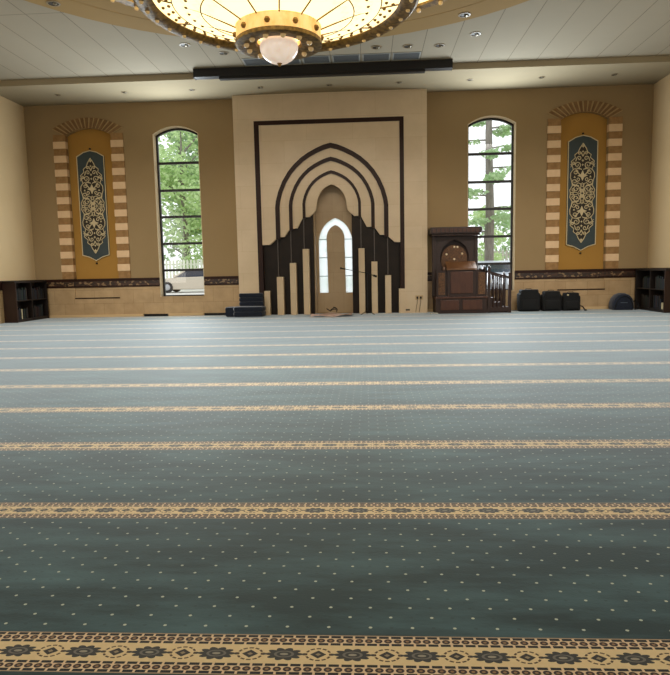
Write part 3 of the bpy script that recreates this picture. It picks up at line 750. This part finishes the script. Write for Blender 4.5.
# ------------------------------------------------------------------ chandelier
cx, cy = -.12, -10.15
t = thing('chandelier', 'huge round gilded chandelier with lit amber glass under the dome', 'chandelier', (cx, cy, 4.65)); t.scale = (.975, .975, 1)
c3 = (cx, cy, 0)
MB().lathe([(1.60, 4.66), (1.58, 4.62), (1.64, 4.575), (1.78, 4.575), (1.83, 4.62), (1.82, 4.70), (1.72, 4.74), (1.62, 4.72)], c3, 72, closed=True).build('rim', M['golddk'], t, smooth=True)
MB().lathe([(1.61, 4.64), (1.34, 4.585), (1.33, 4.565), (1.0, 4.48), (.53, 4.31), (.53, 4.35), (1.0, 4.53), (1.61, 4.68)], c3, 72, closed=True).build('glass_bowl', M['lglass'], t, smooth=True)
rg = MB()
for r, z in ((1.335, 4.575), (.98, 4.48)): rg.tube([(cx+r*math.cos(a), cy+r*math.sin(a), z-.006) for a in [2*PI*i/64 for i in range(64)]], .009, 5, closed=True)
rg.build('bowl_ring', M['gold'], t)
for k in range(12):
    a = 2*PI*(k+.3)/12
    MB().tube([(cx+r*math.cos(a), cy+r*math.sin(a), z) for r, z in ((1.6, 4.63), (1.3, 4.57), (1.0, 4.485), (.54, 4.30))], .010, 5).build('bowl_rib', M['gold'], t)
sd = MB()
for r, z, n in ((1.50, 4.612, 48), (1.40, 4.593, 48), (1.16, 4.525, 36)):
    for k in range(n):
        a = 2*PI*(k+.5*(r == 1.40))/n; p = Vector((cx+r*math.cos(a), cy+r*math.sin(a), z)); sd.ball(p, .026, 6, .9)
sd.build('leaf_studs', M['gold'], t, smooth=True)['kind'] = 'stuff'
MB().lathe([(.54, 4.11), (.55, 4.13), (.545, 4.29), (.555, 4.31), (.52, 4.31), (.51, 4.11)], c3, 48, closed=True).build('drum', M['goldlit'], t, smooth=True)
MB().lathe([(.28, 4.14), (.30, 4.11), (.51, 4.08), (.56, 4.09), (.56, 4.135), (.5, 4.16)], c3, 48, closed=True).build('drum_ring', M['golddk'], t, smooth=True)
for k in range(12):
    a = 2*PI*(k+.5)/12; p = (cx+.42*math.cos(a), cy+.42*math.sin(a), 4.085); MB().ball(p, .038, 10).build('bulb', M['bulb'], t, smooth=True)
for k in range(10):
    a = 2*PI*k/10+.2; MB().ball((cx+.555*math.cos(a), cy+.555*math.sin(a), 4.21), .038, 8).build('drum_boss', M['gold'], t, smooth=True)
gl = MB().ball((cx, cy, 4.075), .25, 24, .80).build('globe', M['globe'], t, smooth=True)
MB().lathe([(.0001, 3.84), (.02, 3.85), (.03, 3.875), (.05, 3.885)], c3, 12).build('globe_finial', M['gold'], gl, smooth=True)
for k in range(36):
    a = 2*PI*k/36; MB().ball((cx+1.71*math.cos(a), cy+1.71*math.sin(a), 4.572), .030, 8).build('bulb', M['bulb'], t, smooth=True)
RR = 3.62
MB().lathe([(RR-.09, 5.63), (RR+.05, 5.62), (RR+.09, 5.69), (RR+.05, 5.77), (RR-.08, 5.77)], c3, 96, closed=True).build('outer_ring', M['golddk'], t, smooth=True)
MB().lathe([(RR-.08, 5.67), (2.0, 5.72), (2.0, 5.75), (RR-.08, 5.71)], c3, 96, closed=True).build('outer_glass', M['lglass'], t, smooth=True)
for k in range(52):
    a = 2*PI*k/52; MB().ball((cx+RR*math.cos(a), cy+RR*math.sin(a), 5.60), .042, 8).build('bulb', M['bulb'], t, smooth=True)
for k in range(8):
    a = 2*PI*(k+.5)/8
    MB().tube([(cx+1.72*math.cos(a), cy+1.72*math.sin(a), 4.72), (cx+2.1*math.cos(a), cy+2.1*math.sin(a), 5.68)], .014, 6).build('suspension_rod', M['gold'], t)
    MB().tube([(cx+(RR-.05)*math.cos(a), cy+(RR-.05)*math.sin(a), 5.68), (cx+1.2*math.cos(a), cy+1.2*math.sin(a), 7.80)], .014, 6).build('suspension_chain', M['gold'], t)
MB().tube([(cx, cy, 4.36), (cx, cy, 7.9)], .04, 10).build('central_stem', M['gold'], t)

# ------------------------------------------------------------------ outside: paving, lawn, fence, cars, trees
struct(MB().plate([(-45, .45), (45, .45), (45, 27), (-45, 27)], (), -.1, .10, 'xy').build('paving_ground', M['outground']))
struct(MB().plate([(-60, 27), (60, 27), (60, 80), (-60, 80)], (), -.1, .16, 'xy').build('lawn_ground', M['grassy']))
def fence(x0, x1, y, h, m, label):
    t = thing('picket_fence', label, 'fence', ((x0+x1)/2, y, .1))
    q = MB(); n = int((x1-x0)/.26)
    for i in range(n): x = x0+i*.26; q.plate([(x, .14), (x+.17, .14), (x+.17, h-.08), (x+.085, h), (x, h-.08)], (), y, y+.03)
    q.build('pickets', m, t)
    for z in (.5, h-.4): MB().box(x0, x1, y+.03, y+.08, z, z+.1).build('rail', m, t)
fence(-24, -2, 26.5, 2.3, M['fence2'], 'pale picket fence behind the white car outside')
fence(3, 24, 26.5, 2.5, M['fence'], 'grey weathered picket fence outside the right window')

def car(name, label, cat, loc, rz, body, suv):
    t = thing(name, label, cat, loc, rz=rz); L = 4.6; Wd = 1.82; h0 = .30
    if suv: prof = [(-2.3, .35), (2.25, .35), (2.35, .55), (2.33, .85), (2.2, 1.02), (1.15, 1.12), (-2.25, 1.15), (-2.35, .9)]; cab = [(1.2, 1.10), (.45, 1.62), (-.2, 1.70), (-1.9, 1.68), (-2.28, 1.13)]
    else: prof = [(-2.3, .20), (2.2, .20), (2.33, .48), (2.3, .72), (2.1, .84), (.95, .95), (-1.35, .98), (-2.2, .96), (-2.36, .75)]; cab = [(1.0, .94), (.25, 1.38), (-.5, 1.45), (-1.1, 1.36), (-1.75, .97)]
    MB().plate(prof, (), -Wd/2, Wd/2).build('body', body, t, bevel=.06, local=True)
    k = .90
    gx_ = [(x, z) for x, z in cab]
    MB().plate(gx_, (), -Wd/2+.12, Wd/2-.12).build('cabin_glass', M['carglass'], t, bevel=.04, local=True)
    rf = [p for p in cab if p[1] > cab[1][1]-.12]
    zt = max(p[1] for p in cab)
    MB().plate([(cab[1][0]+.05, cab[1][1]-.03), (cab[1][0], cab[1][1]+.03), (cab[2][0], cab[2][1]+.035), (cab[3][0], cab[3][1]+.035), (cab[3][0]-.05, cab[3][1]-.03)], (), -Wd/2+.10, Wd/2-.10).build('roof_panel', body, t, local=True)
    for s in (-1, 1):
        pl = MB()
        for (a, b_) in ((cab[0], cab[1]), (cab[-2], cab[-1])): pl.tube([(a[0], s*(Wd/2-.13), a[1]), (b_[0], s*(Wd/2-.13), b_[1])], .05, 5)
        pl.build('roof_pillar', body, t, local=True)
        for x in (-1.38, 1.40):
            w = MB().lathe([(.20, -.11), (.33, -.11), (.345, -.06), (.345, .06), (.33, .11), (.20, .11)], (x, s*(Wd/2-.05), .345), 24, 'y', closed=True).build('tyre', M['tyre'], t, smooth=True, local=True)
            MB().lathe([(.0001, -.10), (.06, -.115), (.19, -.09), (.21, -.05), (.21, .05), (.19, .09), (.06, .115), (.0001, .10)], (x, s*(Wd/2-.05), .345), 16, 'y').build('wheel_hub', M['hub'], w, smooth=True, local=True)
        MB().box(2.22, 2.36, s*.78-.14 if s > 0 else -.86, s*.78+.08 if s > 0 else -.64, prof[3][1]-.2, prof[3][1]-.06).build('head_lamp', M['white'], t, local=True)
        MB().box(-2.38, -2.28, min(s*.62, s*.86), max(s*.62, s*.86), .72, .86).build('tail_lamp', M['red'], t, local=True)
        MB().box(.85, 1.0, s*(Wd/2+.02)-.08, s*(Wd/2+.02)+.08, cab[0][1]+.04, cab[0][1]+.18).build('door_mirror', body, t, local=True)
    return t
car('parked_car', 'white saloon car parked outside the left window', 'car', (-9.95, 20, .10), PI, M['carwhite'], False)
car('parked_car', 'silver car with dark windscreen outside the right window, behind the pulpit stair', 'car', (6.9, 10.6, .10), -PI/2, M['carsilver'], False)

def foliage(rng, blobs, n, size):
    q = MB()
    for i in range(n):
        c, r = blobs[rng.randrange(len(blobs))]
        while True:
            d = Vector((rng.uniform(-1, 1), rng.uniform(-1, 1), rng.uniform(-1, 1)))
            if .3 < d.length < 1: break
        p = Vector(c)+Vector((d.x*r[0], d.y*r[1], d.z*r[2])); s = size*rng.uniform(.6, 1.3)
        a = Vector((rng.uniform(-1, 1), rng.uniform(-1, 1), rng.uniform(-.6, .6))).normalized(); b_ = a.orthogonal().normalized()
        b_ = (Matrix.Rotation(rng.uniform(0, 6.28), 3, a) @ b_)
        q.add([p-a*s, p+b_*s*.55, p+a*s, p-b_*s*.55], [(0, 1, 2, 3)])
    return q
def tree(x, y, h, r, seed, label, lm, bare=.25, tr=.16, n=2200, size=.20):
    g_ = random.Random(seed); t = thing('leafy_tree', label, 'tree', (x, y, .14), 'trees beyond the fence')
    pts = [(x, y, .1), (x+.1, y, h*.3), (x-.1, y+.05, h*.6), (x, y, h*.92)]
    MB().tube(pts, [tr*1.2, tr, tr*.7, tr*.2], 8).build('trunk', M['bark'], t, smooth=True)
    blobs = []
    for i in range(16):
        a = g_.uniform(0, 6.28); z = h*(bare+(1-bare)*g_.random()); rr = r*g_.uniform(.2, .75)*(1.15-.6*abs(z/h-.5))
        blobs.append(((x+rr*math.cos(a), y+rr*math.sin(a), z), (r*.5, r*.5, r*.38)))
        if i < 7:
            zb = z*.8; MB().tube([(x, y, zb), (x+rr*.6*math.cos(a), y+rr*.6*math.sin(a), (zb+z)/2+.1), (x+rr*math.cos(a), y+rr*math.sin(a), z)], [tr*.35, tr*.22, tr*.08], 5).build('branch', M['bark'], t, smooth=True)
    foliage(g_, blobs, n, size).build('foliage', lm, t)
def pine(x, y, h, seed, label):
    g_ = random.Random(seed); t = thing('pine_tree', label, 'tree', (x, y, .14), 'trees beyond the car park')
    MB().tube([(x, y, .05), (x+.05, y, h*.35), (x-.04, y, h*.7), (x, y, h)], [.26, .22, .17, .05], 10).build('trunk', M['bark'], t, smooth=True)
    blobs = []
    for i in range(20):
        z = 3.2+(h-3.6)*i/20+g_.uniform(-.2, .2); a = g_.uniform(0, 6.28); L = g_.uniform(1.2, 2.6)*(1.1-.5*z/h)
        e = (x+L*math.cos(a), y+L*math.sin(a), z-.15)
        MB().tube([(x, y, z), (x+L*.5*math.cos(a), y+L*.5*math.sin(a), z+.06), e], [.05, .035, .015], 5).build('branch', M['bark'], t, smooth=True)
        for k in (.5, .75, 1.0): blobs.append(((x+L*k*math.cos(a), y+L*k*math.sin(a), z-.05), (.5, .5, .13)))
    foliage(g_, blobs, 2600, .12).build('needles', M['leafC'], t)
pine(7.2, 14.0, 11.5, 3, 'tall pine with bare grey trunk outside the right window')
tree(7.75, 17.5, 4.6, 1.0, 8, 'slender young bright green tree behind the pine outside the right window', M['leafA'], .15, .08, 1300, .13)
tree(10.6, 31, 5.6, 2.4, 5, 'small rounded tree beyond the grey fence outside', M['leafC'], .1, .12, 1500, .18)
tree(5.2, 33, 6.0, 2.6, 6, 'low bushy tree at the left end of the grey fence outside', M['leafA'], .1, .14, 1500, .18)
tree(-13.6, 31, 13.5, 3.4, 11, 'tall bright leafy tree straight behind the pale fence outside', M['leafA'], .28, .24, 3000, .22)
tree(-10.6, 29.5, 10.5, 2.6, 12, 'bright tree right of the tallest one seen through the left window', M['leafA'], .3, .2, 2200, .2)
tree(-15.2, 36, 16, 4.0, 13, 'darker tall tree behind the bright ones outside the left window', M['leafB'], .22, .3, 3000, .26)
tree(-11.8, 37, 17, 4.0, 14, 'darkest tall tree furthest back outside the left window', M['leafB'], .2, .3, 3000, .26)
tree(-18.0, 30, 9, 2.8, 15, 'bushy green tree left of the tall ones behind the pale fence', M['leafC'], .12, .2, 2000, .2)
tree(-12.3, 27.9, 3.4, 1.3, 16, 'low green shrubby tree just behind the pale fence', M['leafA'], .1, .07, 1100, .13)

tree(-5.5, 33, 11, 3.0, 17, 'tall green tree between the two fences, hidden behind the stone slab', M['leafC'], .2, .22, 1800, .22)
tree(-23.5, 32, 12, 3.4, 18, 'tall green tree at the far left end of the pale fence', M['leafA'], .2, .24, 1800, .22)
tree(16.5, 33, 10, 3.2, 19, 'tall green tree at the far right end of the grey fence', M['leafC'], .2, .22, 1800, .22)

# ------------------------------------------------------------------ light
w = bpy.data.worlds.new('overcast_sky'); scn.world = w; w.use_nodes = True
nt = w.node_tree; nt.nodes.clear()
bg = nt.nodes.new('ShaderNodeBackground'); ou = nt.nodes.new('ShaderNodeOutputWorld')
bg.inputs[0].default_value = (.93, .97, 1, 1); bg.inputs[1].default_value = SKY
nt.links.new(bg.outputs[0], ou.inputs[0])
def area(name, loc, rot, sx, sy, power, col=(1, 1, 1), spread=PI):
    l = bpy.data.lights.new(name, 'AREA'); l.shape = 'RECTANGLE'; l.size = sx; l.size_y = sy; l.energy = power; l.color = col; l.spread = spread
    o = bpy.data.objects.new(name, l); COL.objects.link(o); o.location = loc; o.rotation_euler = rot; return o
WARM = (1, .85, .62); NEUT = (1, .96, .90); DAY = (.86, .95, 1)
def aim(o, p): o.rotation_euler = (Vector(p)-o.location).to_track_quat('-Z', 'Y').to_euler(); return o
area('window_daylight_left', (-4.6, -.06, 3.1), (-PI/2, 0, 0), 1.2, 4.6, 430, DAY)
area('window_daylight_right', (4.55, -.06, 3.1), (-PI/2, 0, 0), 1.2, 4.6, 430, DAY)
area('chandelier_glow', (cx, cy, 3.80), (0, 0, 0), 2.4, 2.4, 120, WARM)
area('dome_glow', (cx, cy, 5.82), (PI, 0, 0), 5.0, 5.0, 160, WARM)
area('side_window_left', (XL+.3, -9.5, 2.6), (0, -PI/2, 0), 3.6, 9.0, 125, NEUT)  # added fill lamp along the left wall, no window modelled there
area('side_window_right', (XR-.3, -9.5, 2.6), (0, PI/2, 0), 3.6, 9.0, 125, NEUT)  # matching added fill on the right, the wall itself is solid
area('rear_fill', (0, YB+.4, 3.2), (PI/2, 0, 0), 14, 4.5, 480, NEUT)  # broad unseen fill added behind the camera, the rear wall has no openings
for nm, x in (('left', -6.0), ('middle', 0.0), ('right', 6.0)):
    aim(area('ceiling_spotlights_'+nm, (x, -8.0, 6.32), (0, 0, 0), 4.5, .35, 75, NEUT, math.radians(62)), (x, -1.0, .55))  # added lamps without fittings, brighten the lower back wall and far carpet

# ------------------------------------------------------------------ camera
f, yaw, pitch, roll = 613.6661, .0544, .1081, -.0199
fw = Vector((-math.sin(yaw)*math.cos(pitch), math.cos(yaw)*math.cos(pitch), -math.sin(pitch)))
r0 = Vector((math.cos(yaw), math.sin(yaw), 0)); u0 = r0.cross(fw)
rr = r0*math.cos(roll)+u0*math.sin(roll); uu = -r0*math.sin(roll)+u0*math.cos(roll)
cam = bpy.data.cameras.new('camera'); co = bpy.data.objects.new('camera', cam); COL.objects.link(co)
mt = Matrix((rr, uu, -fw)).transposed().to_4x4(); mt.translation = Vector((.9546, -18.215, 1.2528)); co.matrix_world = mt
cam.sensor_fit = 'HORIZONTAL'; cam.sensor_width = 36; cam.lens = 36*f/675*675/670
cam.clip_end = 400
scn.camera = co
scn.view_settings.view_transform = 'Standard'; scn.view_settings.look = 'None'
scn.view_settings.exposure = 0
try:
    scn.cycles.use_denoising = True; scn.cycles.max_bounces = 8; scn.cycles.diffuse_bounces = 4; scn.cycles.transparent_max_bounces = 12
    scn.cycles.sample_clamp_indirect = 4
except Exception: pass
